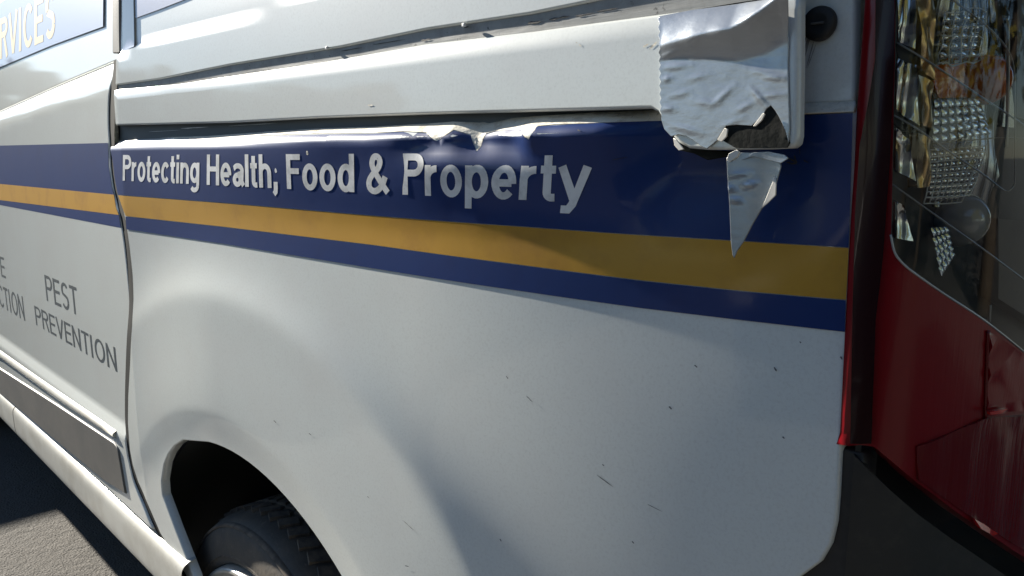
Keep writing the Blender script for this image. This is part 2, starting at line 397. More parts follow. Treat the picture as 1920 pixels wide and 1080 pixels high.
# -- vinyl stripes
lipw = lambda px, py: P(px, py, f_low)
blue_top = [(212, 269), (300, 267), (345, 262), (390, 262), (450, 257), (500, 255), (600, 252), (700, 251), (757, 247), (768, 250), (775, 256), (784, 249), (800, 250), (812, 262), (822, 264), (828, 256), (838, 254), (852, 245), (868, 249), (884, 254), (888, 268), (894, 285), (903, 276), (912, 252), (930, 247), (960, 243), (978, 244), (985, 258), (992, 262), (1000, 248), (1008, 237), (1040, 235), (1100, 232), (1217, 227), (1300, 226), (1400, 223), (1500, 216), (1600, 212)]
gold_top_q = [(222, 366), (420, 381), (700, 405), (960, 424), (1200, 441), (1400, 453), (1592, 465)]
gold_bot_q = [(236, 405), (420, 425), (700, 459), (960, 494), (1200, 525), (1400, 546), (1587, 562)]
blue_bot_q = [(238, 430), (420, 457), (700, 503), (960, 543), (1200, 577), (1400, 601), (1585, 622)]
stripe_l = [(212, 300), (216, 335)]
panel('blue_stripe', PL(blue_top + [(1596, 340)] + [(x, y - 1) for x, y in gold_top_q[::-1]] + stripe_l[::-1], f_low), f_low, M['blue'], qp, off=.0009, depth=0, res=.007, edge=.006)
panel('gold_stripe', PL(gold_top_q + gold_bot_q[::-1], f_low), f_low, M['gold'], qp, off=.0006, depth=0, res=.009)
panel('blue_stripe', PL([(x, y + 1) for x, y in gold_bot_q] + blue_bot_q[::-1], f_low), f_low, M['blue'], qp, off=.0009, depth=0, res=.007, edge=.006)
# door stripes
dx = lambda px, py: P(px, py, f_door)
def ext(px, py, px2, py2):                  # carries a door stripe line forward to the door's front edge
    a, b = P(px, py, f_door), P(px2, py2, f_door); t = (XL + .01 - a[0]) / (b[0] - a[0]); return (XL + .01, a[1] + t * (b[1] - a[1]))
bt0, bt1 = ext(203, 268, 0, 273), dx(203, 268)
gt0, gt1 = ext(213, 366, 0, 345), dx(214, 365)
gb0, gb1 = ext(224, 403, 0, 375), dx(223, 403)
bb0, bb1 = ext(228, 427, 0, 384), dx(227, 427)
dl = PL([(204, 310), (210, 350)], f_door)
panel('blue_stripe', [bt0, bt1] + dl + [gt1, gt0], f_door, M['blue'], door, off=.0004, depth=0)
panel('gold_stripe', [gt0, gt1, dx(218, 390), gb1, gb0], f_door, M['gold'], door, off=.0005, depth=0)
panel('blue_stripe', [gb0, gb1, bb1, bb0], f_door, M['blue'], door, off=.0004, depth=0)

# ------------------------------------------------------------------ lettering from stroked glyph skeletons
def arc(cx, cy, rx, ry, a0, a1, n=14): return [(cx + rx * math.cos(R(a0 + (a1 - a0) * i / n)), cy + ry * math.sin(R(a0 + (a1 - a0) * i / n))) for i in range(n + 1)]
def glyph(c, w):
    h = w / 2; x = .73
    if c == 'P': return .66, [[(h, 0), (h, 1)], [(h, 1 - h * .9), (.36, 1 - h * .9)] + arc(.38, .725 - h * .0, .26 - h * .4, .275 - h * .9 + .0, 90, -90) + [(h, .45 + h * .9)]]
    if c == 'r': return .40, [[(h, 0), (h, x)], arc(.36, .40, .27, x - h * .9 - .40, 175, 88, 8)]
    if c == 'o': return .62, [arc(.31, x / 2, .31 - h, x / 2 - h * .85 + .01, 0, 360, 26)]
    if c == 't': return .36, [[(.16, .95), (.16, .2)] + arc(.27, .18, .11, .11, 180, 275, 6) + [(.34, .075)], [(.0, x - h * .8), (.34, x - h * .8)]]
    if c == 'e': return .60, [[(.08, x / 2 - .01), (.60 - h * 1.2, x / 2 - .01)], arc(.30, x / 2, .30 - h, x / 2 - h * .85 + .01, -5, 318, 24)]
    if c == 'c': return .57, [arc(.30, x / 2, .30 - h, x / 2 - h * .85 + .01, 38, 322, 22)]
    if c == 'i': return .20, [[(h, 0), (h, x)], [(h, .84), (h, 1)]]
    if c == 'l': return .20, [[(h, 0), (h, 1)]]
    if c == 'n' or c == 'h': return .59, [[(h, 0), (h, x if c == 'n' else 1)], [(h, .40)] + arc(.295, .44, .295 - h, x - h * .9 - .44, 172, 0, 12) + [(.59 - h, 0)]]
    if c == 'g': return .61, [arc(.30, .385, .30 - h, .345 - h * .85, 0, 360, 26), [(.61 - h, x)] + [(.61 - h, -.05)] + arc(.31, -.05, .30 - h, .15, 0, -155, 10)]
    if c == 'd': return .61, [arc(.30, x / 2, .30 - h, x / 2 - h * .85 + .01, 0, 360, 26), [(.61 - h, 0), (.61 - h, 1)]]
    if c == 'p': return .61, [arc(.31, x / 2, .30 - h, x / 2 - h * .85 + .01, 0, 360, 26), [(h, -.25), (h, x)]]
    if c == 'a': return .58, [[(.06, .56)] + arc(.28, .50, .22, x - h * .9 - .50, 150, 0, 10) + [(.50 - h * .3, .16)] + [(.57, .03)], arc(.25, .21, .25 - h, .21 - h * .7, 0, 360, 20), [(.28, .43 - h * .6), (.46, .46 - h * .6)]]
    if c == 'y': return .60, [[(.04, x), (.31, .06)], [(.57, x), (.30, -.05), (.22, -.165), (.06, -.165)]]
    if c == ',': return .24, [[(.12, .19), (.12, .0)], [(.12, .01), (.11, -.10), (.03, -.18)]]
    if c == 'H': return .72, [[(h, 0), (h, 1)], [(.72 - h, 0), (.72 - h, 1)], [(h, .53), (.72 - h, .53)]]
    if c == 'F': return .60, [[(h, 0), (h, 1)], [(h, 1 - h * .9), (.60, 1 - h * .9)], [(h, .52), (.54, .52)]]
    if c == '&': return .74, [spline([(.72, .03), (.50, .28), (.26, .58), (.19, .75), (.24, .89), (.34, .93), (.44, .88), (.46, .76), (.38, .62), (.20, .47), (.09, .31), (.10, .15), (.22, .06), (.38, .08), (.54, .22), (.64, .43)], 4)]
    if c == 'E': return .60, [[(h, 0), (h, 1)], [(h, 1 - h), (.60, 1 - h)], [(h, .52), (.56, .52)], [(h, h), (.60, h)]]
    if c == 'S': return .64, [arc(.32, .745, .30 - h, .255 - h, 28, 270, 14) + arc(.32, .27, .32 - h, .27 - h, 90, -152, 14) if False else arc(.32, .74, .29 - h, .26 - h, 25, 180, 8) + spline([(.03 + h, .72), (.10 + h * .5, .58), (.32, .52), (.54 - h * .5, .44), (.62 - h, .29)], 5)[1:] + arc(.32, .28, .30 - h, .28 - h, 0, -155, 9)]
    if c == 'T': return .62, [[(.31, 0), (.31, 1)], [(0, 1 - h), (.62, 1 - h)]]
    if c == 'R': return .68, [[(h, 0), (h, 1)], [(h, 1 - h)] + [(.40, 1 - h)] + arc(.41, .745, .24 - h * .4, .255 - h, 90, -90) + [(h, .49 + h)], [(.40, .5), (.64, 0)]]
    if c == 'V': return .68, [[(.04, 1), (.34, .03)], [(.64, 1), (.34, .03)]]
    if c == 'N': return .70, [[(h, 0), (h, 1)], [(.70 - h, 0), (.70 - h, 1)], [(h, .96), (.70 - h, .04)]]
    if c == 'I': return .20, [[(h, 0), (h, 1)]]
    if c == 'O': return .78, [arc(.39, .5, .39 - h, .5 - h, 0, 360, 28)]
    if c == 'C': return .70, [arc(.39, .5, .38 - h, .5 - h, 42, 318, 24)]
    return .3, []
def text(name, word, x0, x1, zb, cap, f, mt, parent, wt=.2, shear=.0, off=.0008, sp=.10):
    quads = []; u = 0
    for c in word:
        adv, paths = glyph(c, wt)
        for p in paths:
            closed = len(p) > 6 and math.hypot(p[0][0] - p[-1][0], p[0][1] - p[-1][1]) < 1e-6
            L, Rr = [], []
            for i in range(len(p)):
                a = p[i - 1] if i > 0 else (p[-2] if closed else p[0]); b = p[i + 1] if i < len(p) - 1 else (p[1] if closed else p[-1])
                t1 = Vector((p[i][0] - a[0], p[i][1] - a[1])); t2 = Vector((b[0] - p[i][0], b[1] - p[i][1]))
                t1 = t1.normalized() if t1.length > 1e-9 else t2.normalized(); t2 = t2.normalized() if t2.length > 1e-9 else t1
                m = (t1 + t2); m = m.normalized() if m.length > .2 else t1
                nn = Vector((-m.y, m.x)); k = wt / 2 / max(.6, nn.dot(Vector((-t1.y, t1.x))))
                k *= 1 - .12 * abs(m.x)
                L.append((u + p[i][0] + nn.x * k, p[i][1] + nn.y * k)); Rr.append((u + p[i][0] - nn.x * k, p[i][1] - nn.y * k))
            for i in range(len(p) - 1): quads.append((L[i], Rr[i], Rr[i + 1], L[i + 1]))
        u += adv + sp
    u -= sp
    # letters are cut from one sheet: merge the strokes
    vs_, fs_ = [], []
    for q in quads:
        if area2(q) < 0: q = q[::-1]
        if abs(area2(q)) < 1e-7: continue
        o = len(vs_); vs_ += [Vector(v) for v in q]; fs_.append([o, o + 1, o + 2, o + 3])
    r = delaunay_2d_cdt(vs_, [], fs_, 0, 1e-6)
    sx = (x1 - x0) / u
    V = []
    for p in r[0]:
        X = x0 + p.x * sx + shear * (p.y) * cap; Z = zb + p.y * cap; V.append((X, f(X, Z) - off, Z))
    Fs = []
    tri = np.array([[tuple(r[0][i]) for i in t] for t in r[2]]); cen = tri.mean(1); ins = np.zeros(len(cen), bool)
    for q in quads:
        q = np.array(q if area2(q) > 0 else q[::-1]); ok = np.ones(len(cen), bool)
        for i in range(4):
            e = q[(i + 1) % 4] - q[i]; ok &= e[0] * (cen[:, 1] - q[i][1]) - e[1] * (cen[:, 0] - q[i][0]) > -1e-9
        ins |= ok
    for t, keep in zip(r[2], ins):
        if not keep: continue
        a, b, c = (r[0][t[0]], r[0][t[1]], r[0][t[2]])
        Fs.append(tuple(t) if (b.x - a.x) * (c.y - a.y) - (b.y - a.y) * (c.x - a.x) > 0 else tuple(t[::-1]))
    me = mesh(V, Fs)
    ln = [normal(f, v.co.x, v.co.z) for v in me.vertices]; me.normals_split_custom_set([ln[l.vertex_index] for l in me.loops])
    return link(name, me, mt, parent)
zb = (P(234, 338, f_low)[1] + P(757, 365, f_low)[1] + P(1031, 378, f_low)[1]) / 3
cap = P(761, 288, f_low)[1] - P(757, 365, f_low)[1]
SH = .19
for wd, a, b in (('Protecting', 231, 374), ('Health,', 388, 521), ('Food', 537, 663), ('&', 686, 726), ('Property', 752, 1098)):
    xa, xb = P(a, 335, f_low)[0], P(b, 335, f_low)[0]
    text('lettering', wd, xa, xb, zb, cap, f_low, M['letter'], qp, .185, SH, sp=.075, off=.00125)
# a chip of vinyl beside the comma
def chip(name, px, py, rx, ry, f, mt, parent, off=.0010, n=9):
    x, z = P(px, py, f); e = abs(P(px + 10, py, f)[0] - x) / 10; pts = []
    for k in range(n):
        a = 2 * math.pi * k / n; q = random.uniform(.6, 1.2); pts.append((x + rx * e * q * math.cos(a), z + ry * e * q * math.sin(a) * .8))
    return panel(name, pts, f, mt, parent, off=off, depth=0, res=.05, edge=.05)
chip('vinyl_chip', 518, 319, 2.6, 3.2, f_low, M['letter'], qp)
chip('vinyl_chip', 577, 286, 2.6, 3, f_low, M['raw'], qp)
# dark services lettering on the door
def dtext(wd, a, b, base_px, top_px, wt=.13):
    zb_ = P(*base_px, f_door)[1]; zt = P(*top_px, f_door)[1]
    text('lettering', wd, P(*a, f_door)[0], P(*b, f_door)[0], zb_, zt - zb_, f_door, M['dark_letter'], door, wt, 0, sp=.12, off=.0003)
dtext('PEST', (86, 545), (145, 560), (87, 563), (86, 516))
dtext('PREVENTION', (66, 590), (218, 675), (140, 651), (140, 612))
xn = P(45, 580, f_door)[0]; 
zb_, zt_ = P(44, 600, f_door)[1], P(43, 556, f_door)[1]
text('lettering', 'CTION', xn - .30, xn, zb_, zt_ - zb_, f_door, M['dark_letter'], door, .13, 0, sp=.12, off=.0003)
xe = P(10, 510, f_door)[0]; zb_, zt_ = P(10, 522, f_door)[1], P(10, 484, f_door)[1]
text('lettering', 'E', xe - .055, xe, zb_, zt_ - zb_, f_door, M['dark_letter'], door, .13, 0, off=.0003)
# blue band, its colour paled for glare, with gold letters across the windows
bandb = PL([(-300, 275), (0, 127), (100, 85), (196, 50)], f_win); bfun = interp(sorted(bandb))
BH = .165
xs = np.linspace(XL + .01, P(196, 50, f_win)[0], 10)
panel('window_band', [(x, bfun(x)) for x in xs] + [(x, bfun(x) + BH) for x in xs[::-1]], f_win, M['pale_blue'], door, off=.0028, depth=0)
xr = P(5, 100, f_win)[0]
fb = lambda X, Z: f_win(X, Z)
text('lettering', 'SERVICES', xr - .21, xr + .52, bfun(xr) + .020, .105, f_win, M['gold_letter'], door, .17, 0, off=.0032, sp=.14)
ub = PL([(256, 34), (300, 18), (346, 0), (420, -32)], f_up); ufun = interp(ub)
xs = np.linspace(ub[0][0], -.32, 14)
panel('window_band', [(x, ufun(x)) for x in xs] + [(x, ufun(x) + .14) for x in xs[::-1]], f_up, M['pale_blue'], up, off=.0015, depth=0)
# rear seal of the door and black pillar edge
panel('door_seal', PL([(208, 100), (208, -60), (221, -60), (222, 100)], f_in(.004)), f_in(.006), M['clad'], door, depth=.02)
panel('pillar_trim', PL([(232, 98), (231, -60), (253, -60), (254, 88)], f_up), f_up, M['glass_dark'], up, off=.003, depth=.004, bev=.001)

# ------------------------------------------------------------------ lower door: trim ledge, recessed cladding, rocker
def f_trim(X, Z): return f_door(X, Z) - .010
tl = PL([(-150, 583), (0, 655), (110, 732), (218, 806)], f_door); tb = PL([(-150, 603), (0, 672), (110, 752), (219, 824)], f_door)
def strip(name, top, bot, f, mt, parent, bulge):
    """a half-round strip between two lines on the surface"""
    V, Fs = [], []; n = 9; T, B = dens(top, .02, False), None
    ft, fb_ = interp(sorted(top)), interp(sorted(bot)); xs = np.linspace(top[0][0], top[-1][0], 40)
    for x in xs:
        for k in range(n):
            t = k / (n - 1); z = ft(x) * (1 - t) + fb_(x) * t; V.append((x, f(x, z) + .004 - bulge * math.sin(math.pi * t) ** .7, z))
    for i in range(len(xs) - 1):
        for k in range(n - 1): a = i * n + k; Fs.append((a, a + 1, a + n + 1, a + n))
    e = (len(xs) - 1) * n; Fs += [tuple(range(n)), tuple(range(e, e + n))[::-1]]
    return link(name, mesh(V, Fs), mt, parent)
strip('trim_strip', tl, tb, f_door, M['sill'], door, .011)
panel('cladding', PL([(-150, 615), (0, 690), (110, 760), (216, 830), (224, 842), (238, 925), (200, 902), (120, 836), (0, 735), (-150, 640)], f_door), f_door, M['clad'], door, off=.004, depth=.004, bev=.002)
def rocker(name, x0, x1):
    prof = [(.012, 0), (-.003, -.002), (-.013, -.010), (-.017, -.022), (-.017, -.05), (-.015, -.082), (-.006, -.098), (.03, -.104), (.08, -.104)]
    V, Fs = [], []; xs = np.linspace(x0, x1, 16); n = len(prof)
    for x in xs:
        y0 = YG + .035 * (.53 - .95) ** 2
        for y, z in spline(prof, 3): V.append((x, y0 + y, ROCKTOP + z))
    n = len(spline(prof, 3))
    for i in range(len(xs) - 1):
        for k in range(n - 1): a = i * n + k; Fs.append((a, a + 1, a + n + 1, a + n))
    return link(name, mesh(V, Fs), M['sill'], van)
xs_ = P(40, 790)[0]
rocker('rocker_panel', XL - 1.3, xs_ - .003); rocker('rocker_panel', xs_ + .003, -1.34)

# ------------------------------------------------------------------ wheel
wh = empty('wheel'); wh.parent = van
WX, WZ, WY = AC[0] - .035, .318, .530
prof = [(.225, WY + .03), (.232, WY + .004), (.244, WY - .004), (.262, WY - .003), (.278, WY + .002), (.288, WY + .010), (.297, WY + .022), (.303, WY + .05), (.304, WY + .13), (.298, WY + .20), (.28, WY + .215), (.205, WY + .20)]
prof = [(r_ + .013 * min(1, max(0, (r_ - .244) / .03)), y_) for r_, y_ in prof]
V, Fs = lathe_y(spline(prof, 3), WX, WZ, 96); link('tyre', mesh(V, Fs), M['tyre'], wh)
bm = bmesh.new()
for k in range(60):
    for row in range(4):
        a = 2 * math.pi * (k + .5 * (row % 2)) / 60; rr = .317
        from mathutils import Matrix
        bm_box(bm, (WX + rr * math.cos(a), WY + .058 + row * .042, WZ + rr * math.sin(a)), (.010, .034, .022), Matrix.Rotation(-a, 3, 'Y') @ Matrix.Rotation(.35 * (1 if row % 2 else -1), 3, 'X'))
M['tread'] = mat('dusty_tread', (.17, .14, .11), .85, noise=[(40, (.06, .055, .05), .4, .65)])
t = bm_obj('tread_blocks', bm, M['tread'], wh); tag(t, kind='stuff')
prof = [(.231, WY + .006), (.228, WY - .012), (.214, WY - .010), (.178, WY + .012), (.17, WY + .03), (.12, WY + .012), (.08, WY + .004), (.05, WY - .002), (.0, WY - .004)]
V, Fs = lathe_y(spline(prof, 3), WX, WZ, 64); link('rim', mesh(V, Fs), M['chrome'], wh)
for k in range(8):
    a = 2 * math.pi * k / 8 + .2; bm = bmesh.new(); bm_box(bm, (WX + .145 * math.cos(a), WY + .010, WZ + .145 * math.sin(a)), (.042, .02, .05), Matrix.Rotation(-a, 3, 'Y'), .006)
    bm_obj('vent_slot', bm, M['black'], wh)
V, Fs = lathe_y([(.297, WY + .004), (.300, WY + .002), (.304, WY + .008), (.3035, WY + .013)], WX, WZ, 96); link('shoulder_ring', mesh(V, Fs), M['tread'], wh)
V, Fs = lathe_y([(.246, WY - .003), (.2475, WY - .0065), (.250, WY - .0035)], WX, WZ, 96); link('sidewall_ring', mesh(V, Fs), M['tread'], wh)
# wheel arch liner
V, Fs = [], []; n = 40
for i in range(n + 1):
    a = R(-20) + R(220) * i / n
    for y, rr in ((.525, .472), (.56, .476), (.62, .490), (.95, .490)): V.append((AC[0] + rr * math.cos(a), y, AC[1] + rr * math.sin(a)))
for i in range(n):
    for k in range(3): q = i * 4 + k; Fs.append((q, q + 1, q + 5, q + 4))
link('arch_liner', mesh(V, Fs), M['liner'], van)
V = [(AC[0] + .5 * math.cos(a), .95, AC[1] + .5 * math.sin(a)) for a in np.linspace(0, 2 * math.pi, 40, endpoint=False)]
link('liner_wall', mesh(V, [tuple(range(40))], False), M['liner'], van)

# ------------------------------------------------------------------ rubber plug, grimy ledge
px, pz = P(1539, 45, f_pil); py_ = f_pil(px, pz); pr = abs(P(1573, 45, f_pil)[0] - P(1505, 45, f_pil)[0]) / 2
prh = pr
prof = [(pr * 1.0, py_ - .0005), (pr * .99, py_ - .004), (pr * .90, py_ - .0065), (pr * .5, py_ - .0055), (0, py_ - .005)]
V, Fs = lathe_y(prof, px, pz, 40)
V = [(px + (x - px), y, z) for x, y, z in V]
plug = link('rubber_plug', mesh(V, Fs), M['rubber'], van)
box('plug_slot', (px, py_ - .0058, pz), (.010, .002, .0016), M['clad'], plug, .0004)
LEDB = interp(PL([(1490, 214), (1603, 210)]))
f_led = lambda X, Z: base(X, Z) - .0005 + .9 * max(0, Z - LEDB(X))
panel('ledge', PL([(1496, 193), (1602, 189), (1602, 210), (1496, 214)], f_led), f_led, M['raw'], qp, off=.001, depth=.004, bev=.001, res=.006)
# scuffed bare lip along the torn edge
sl = [(300, 258), (390, 255), (500, 247), (600, 241), (700, 238), (800, 232), (850, 228), (900, 230), (950, 223), (1000, 218), (1100, 212), (1217, 207), (1240, 207), (1240, 226), (1100, 231), (1040, 233), (1010, 236), (1002, 246), (993, 260), (985, 257), (978, 243), (930, 245), (912, 250), (903, 274), (895, 283), (888, 266), (884, 252), (852, 243), (838, 252), (825, 262), (812, 260), (800, 248), (757, 246), (700, 249), (600, 250), (500, 253), (390, 260)]
panel('scuffed_lip', PL(sl, f_low), f_low, M['raw'], qp, off=.0008, depth=0, res=.006, edge=.006)

# ------------------------------------------------------------------ tail lamp (wraps the rear corner)
LC = spline([(-.2495, .6095), (-.2450, .6030), (-.2375, .6012), (-.226, .6040), (-.213, .6130), (-.196, .638), (-.176, .685), (-.158, .74), (-.140, .81), (-.124, .90), (-.112, 1.00), (-.108, 1.08)], 6)
LC = [Vector((p[0], p[1])) for p in LC]
Ls = [0]
for i in range(1, len(LC)): Ls.append(Ls[-1] + (LC[i] - LC[i - 1]).length)
def lcp(s):
    s = min(max(s, 0), Ls[-1] - 1e-6); i = int(np.searchsorted(Ls, s, side='right')) - 1
    t = (s - Ls[i]) / (Ls[i + 1] - Ls[i]); p = LC[i].lerp(LC[i + 1], t)
    i0, i1 = max(i - 2, 0), min(i + 3, len(LC) - 1); d = (LC[i1] - LC[i0]).normalized()
    return p, Vector((d.y, -d.x))           # point, outward normal in plan
def LPx(px, py, dep=0.0):
    """photograph column,row -> (s, Z) on the lamp face sunk by dep"""
    d = ray(px, py); best = None; a0 = math.atan2(d.x, d.y)
    lo, hi = 0.0, Ls[-1]
    for _ in range(40):
        m = (lo + hi) / 2; p, n = lcp(m); q = p - n * dep
        if math.atan2(q.x, q.y) < a0: lo = m
        else: hi = m
    p, n = lcp(lo); q = p - n * dep
    return (lo, H + d.z * q.y / d.y)
def lamp_sheet(name, pxs, mt, parent, dep=0.0, res=.01, thick=0.0, raw=None, relief=None):
    out = raw if raw else [LPx(x, y, dep) for x, y in pxs]
    if area2(out) < 0: out = out[::-1]
    out = dens(out, res); n = len(out); g = inside_grid(out, res, res * .5)
    r = delaunay_2d_cdt([Vector(p) for p in out] + [Vector(p) for p in g], [(i, (i + 1) % n) for i in range(n)], [], 1, 1e-7)
    def at(s, z, dd):
        p, nn = lcp(s); q = p - nn * (dd - (relief(s, z) if relief else 0)); return (q.x, q.y, z)
    V = [at(p.x, p.y, dep) for p in r[0]]; Fs = []
    for t in r[2]:
        a, b, c = (r[0][t[0]], r[0][t[1]], r[0][t[2]])
        Fs.append(tuple(t) if (b.x - a.x) * (c.y - a.y) - (b.y - a.y) * (c.x - a.x) > 0 else tuple(t[::-1]))
    if thick:
        o = len(V)
        for dd in (dep, dep + thick): V += [at(s, z, dd) for s, z in out]
        Fs += [(o + i, o + n + i, o + n + (i + 1) % n, o + (i + 1) % n) for i in range(n)]
    return link(name, mesh(V, Fs), mt, parent)
def clear(name, tint, rough, fac=.06):
    m = bpy.data.materials.new(name); m.use_nodes = True; N = m.node_tree; N.nodes.remove(N.nodes['Principled BSDF'])
    tr = N.nodes.new('ShaderNodeBsdfTransparent'); tr.inputs[0].default_value = (*tint, 1)
    gl = N.nodes.new('ShaderNodeBsdfGlossy'); gl.inputs['Roughness'].default_value = rough
    fr = N.nodes.new('ShaderNodeFresnel'); fr.inputs[0].default_value = 1.38
    mx = N.nodes.new('ShaderNodeMixShader'); N.links.new(fr.outputs[0], mx.inputs[0]); N.links.new(tr.outputs[0], mx.inputs[1]); N.links.new(gl.outputs[0], mx.inputs[2])
    N.links.new(mx.outputs[0], N.nodes['Material Output'].inputs[0]); return m
M['clear'] = clear('clear_lens', (.88, .9, .9), .03)
M['red'] = mat('red_lens', (.18, .003, .007), .28, spec=.25, coat=.25, coat_r=.05, bump=[(260, .15, .001, (1, 1, .05))])
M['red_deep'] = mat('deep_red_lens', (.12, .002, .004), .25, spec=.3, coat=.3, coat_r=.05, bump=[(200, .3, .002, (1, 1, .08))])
M['red_bright'] = mat('red_glint_paint', (.5, .02, .015), .2, coat=1, coat_r=.05)
M['mirror'] = mat('reflector', (.62, .64, .66), .10, 1)
M['cell'] = mat('reflector_cell', (.74, .86, 1.0), .16, .85)  # chrome cells with the reflected sky's blue put into the colour
M['lattice'] = mat('reflector_edge', (.80, .82, .80), .25, .3)
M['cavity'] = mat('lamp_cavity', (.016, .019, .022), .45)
M['amber'] = mat('amber_bulb', (.60, .125, .003), .2, coat=1)
M['bezel'] = mat('bezel_tan_reflection', (.70, .50, .26), .22, .85)  # the tan is a warm reflection painted into the metal's colour
M['line'] = mat('lens_rib', (.32, .34, .35), .15, coat=1)
lamp = empty('tail_lamp'); lamp.parent = van
ztop = H + .62
# red flange down the outer edge
s1, s2 = LPx(1680, 100)[0], LPx(1668, 470)[0]
bot = [LPx(1577, 838), LPx(1640, 838), LPx(1680, 872), LPx(1720, 905), LPx(1800, 965), LPx(1900, 1032), LPx(1990, 1090)]
cl = [(1680, -80), (1680, 100), (1675, 300), (1671, 440), (1676, 470), (1692, 492), (1720, 515), (1770, 550), (1850, 603), (1920, 660), (1990, 715)]
clw = [LPx(x, y) for x, y in cl]
lamp_sheet('red_lens', None, M['red'], lamp, raw=[(0.0, ztop)] + [(0.0, bot[0][1])] + bot[1:] + [(bot[-1][0], clw[-1][1])] + clw[::-1] + [(clw[0][0], ztop)], thick=.02,
           relief=lambda s, z: .006 * sstep((s - .030) / .008) * (1 - sstep((s - .040) / .012)) * 0 + (-.005 * math.exp(-((s - .028) / .006) ** 2)))
M['flange_shade'] = mat('flange_shade_red', (.016, .0012, .002), .25, spec=.35, coat=.3)
lamp_sheet('shade_band', [(1642, -80), (1677, -80), (1677, 100), (1669, 300), (1656, 480), (1642, 600), (1634, 832), (1594, 832), (1598, 600), (1603, 400), (1612, 270), (1628, 190), (1641, 110)], M['flange_shade'], lamp, dep=-.0022, thick=.003, res=.006)  # dark strip painted for shade and dark reflections on the flange
# clear lens and cavity
lamp_sheet('clear_lens', None, M['clear'], lamp, raw=[(clw[0][0], ztop)] + clw + [(Ls[-1] * .8, clw[-1][1]), (Ls[-1] * .8, ztop)], dep=.001)
lamp_sheet('cavity', None, M['cavity'], lamp, raw=[(clw[0][0] - .005, ztop), (clw[0][0] - .005, H - .35), (Ls[-1] * .95, H - .35), (Ls[-1] * .95, ztop)], dep=.065, res=.03)
lamp_sheet('cavity', None, M['cavity'], lamp, raw=[(clw[0][0] - .002, ztop), (clw[0][0] - .002, H - .35), (clw[0][0] + .004, H - .35), (clw[0][0] + .004, ztop)], dep=.01, res=.03)
# chrome facets down the outer side, cut by the slanting ribs
for q in ([(1682, -40), (1716, -40), (1716, 92), (1684, 76)], [(1683, 108), (1716, 122), (1722, 236), (1680, 205)], [(1680, 240), (1704, 262), (1716, 340), (1678, 318)], [(1678, 375), (1694, 385), (1710, 452), (1676, 446)]):
    sa, sb = LPx(*q[0], .008)[0], LPx(*q[1], .008)[0]
    lamp_sheet('side_facet', q, M['mirror'], lamp, dep=.008, thick=.004, res=.004, relief=lambda s, z: .0018 * math.sin(2.2 * math.pi * min(1, max(0, (s - sa) / (sb - sa)))) + .0007 * math.sin(z * 150))
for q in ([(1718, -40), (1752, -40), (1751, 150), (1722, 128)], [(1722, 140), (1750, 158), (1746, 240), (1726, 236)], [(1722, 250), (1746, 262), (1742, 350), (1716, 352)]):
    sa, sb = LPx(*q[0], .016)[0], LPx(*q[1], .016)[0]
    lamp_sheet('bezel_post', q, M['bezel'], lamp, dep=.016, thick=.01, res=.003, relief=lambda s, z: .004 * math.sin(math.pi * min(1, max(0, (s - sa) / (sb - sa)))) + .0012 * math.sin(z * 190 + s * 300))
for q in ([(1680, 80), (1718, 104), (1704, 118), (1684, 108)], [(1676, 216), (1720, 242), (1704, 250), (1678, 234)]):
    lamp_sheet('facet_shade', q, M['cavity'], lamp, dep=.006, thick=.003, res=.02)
M['bowl'] = mat('reflector_bowl', (.30, .32, .34), .22, 1)
lamp_sheet('reflector_bowl', [(1752, -60), (1868, -60), (1868, 330), (1850, 385), (1752, 388)], M['bowl'], lamp, dep=.060, thick=.003, res=.003, relief=lambda s, z: .0025 * math.sin(z * 70 + s * 40) + .0012 * math.sin(s * 420))
lamp_sheet('reflector_bowl', [(1880, 30), (1900, 32), (1900, 240), (1880, 236)], M['bowl'], lamp, dep=.050, thick=.003, res=.004, relief=lambda s, z: .003 * math.sin(s * 160))
# reflector grids: each cell a small pillow
def grid(quad, nu, nv, mt, dep, tilt, gap=.12, name='reflector_grid', crest=.004, skew=0):
    V, Fs = [], []
    q = [LPx(x, y, dep) for x, y in quad]        # tl, tr, br, bl
    def bil(u, v):
        a = (q[0][0] * (1 - u) + q[1][0] * u, q[0][1] * (1 - u) + q[1][1] * u); b = (q[3][0] * (1 - u) + q[2][0] * u, q[3][1] * (1 - u) + q[2][1] * u)
        return (a[0] * (1 - v) + b[0] * v, a[1] * (1 - v) + b[1] * v)
    for i in range(nu):
        for j in range(nv):
            o = len(V); k = 4
            for b in range(k):
                for a in range(k):
                    uu, vv = a / (k - 1), b / (k - 1)
                    s, z = bil((i + gap / 2 + uu * (1 - gap)) / nu + skew * (j + vv) / nv, (j + gap / 2 + vv * (1 - gap)) / nv)
                    p, n = lcp(s); h = crest * (1 - (2 * uu - 1) ** 2) * (1 - (2 * vv - 1) ** 2) + tilt * (vv - .5)
                    d = p - n * (dep - h); V.append((d.x, d.y, z))
            for b in range(k - 1):
                for a in range(k - 1): e = o + b * k + a; Fs.append((e, e + k, e + k + 1, e + 1))
    o = link(name, mesh(V, Fs), mt, lamp); return o
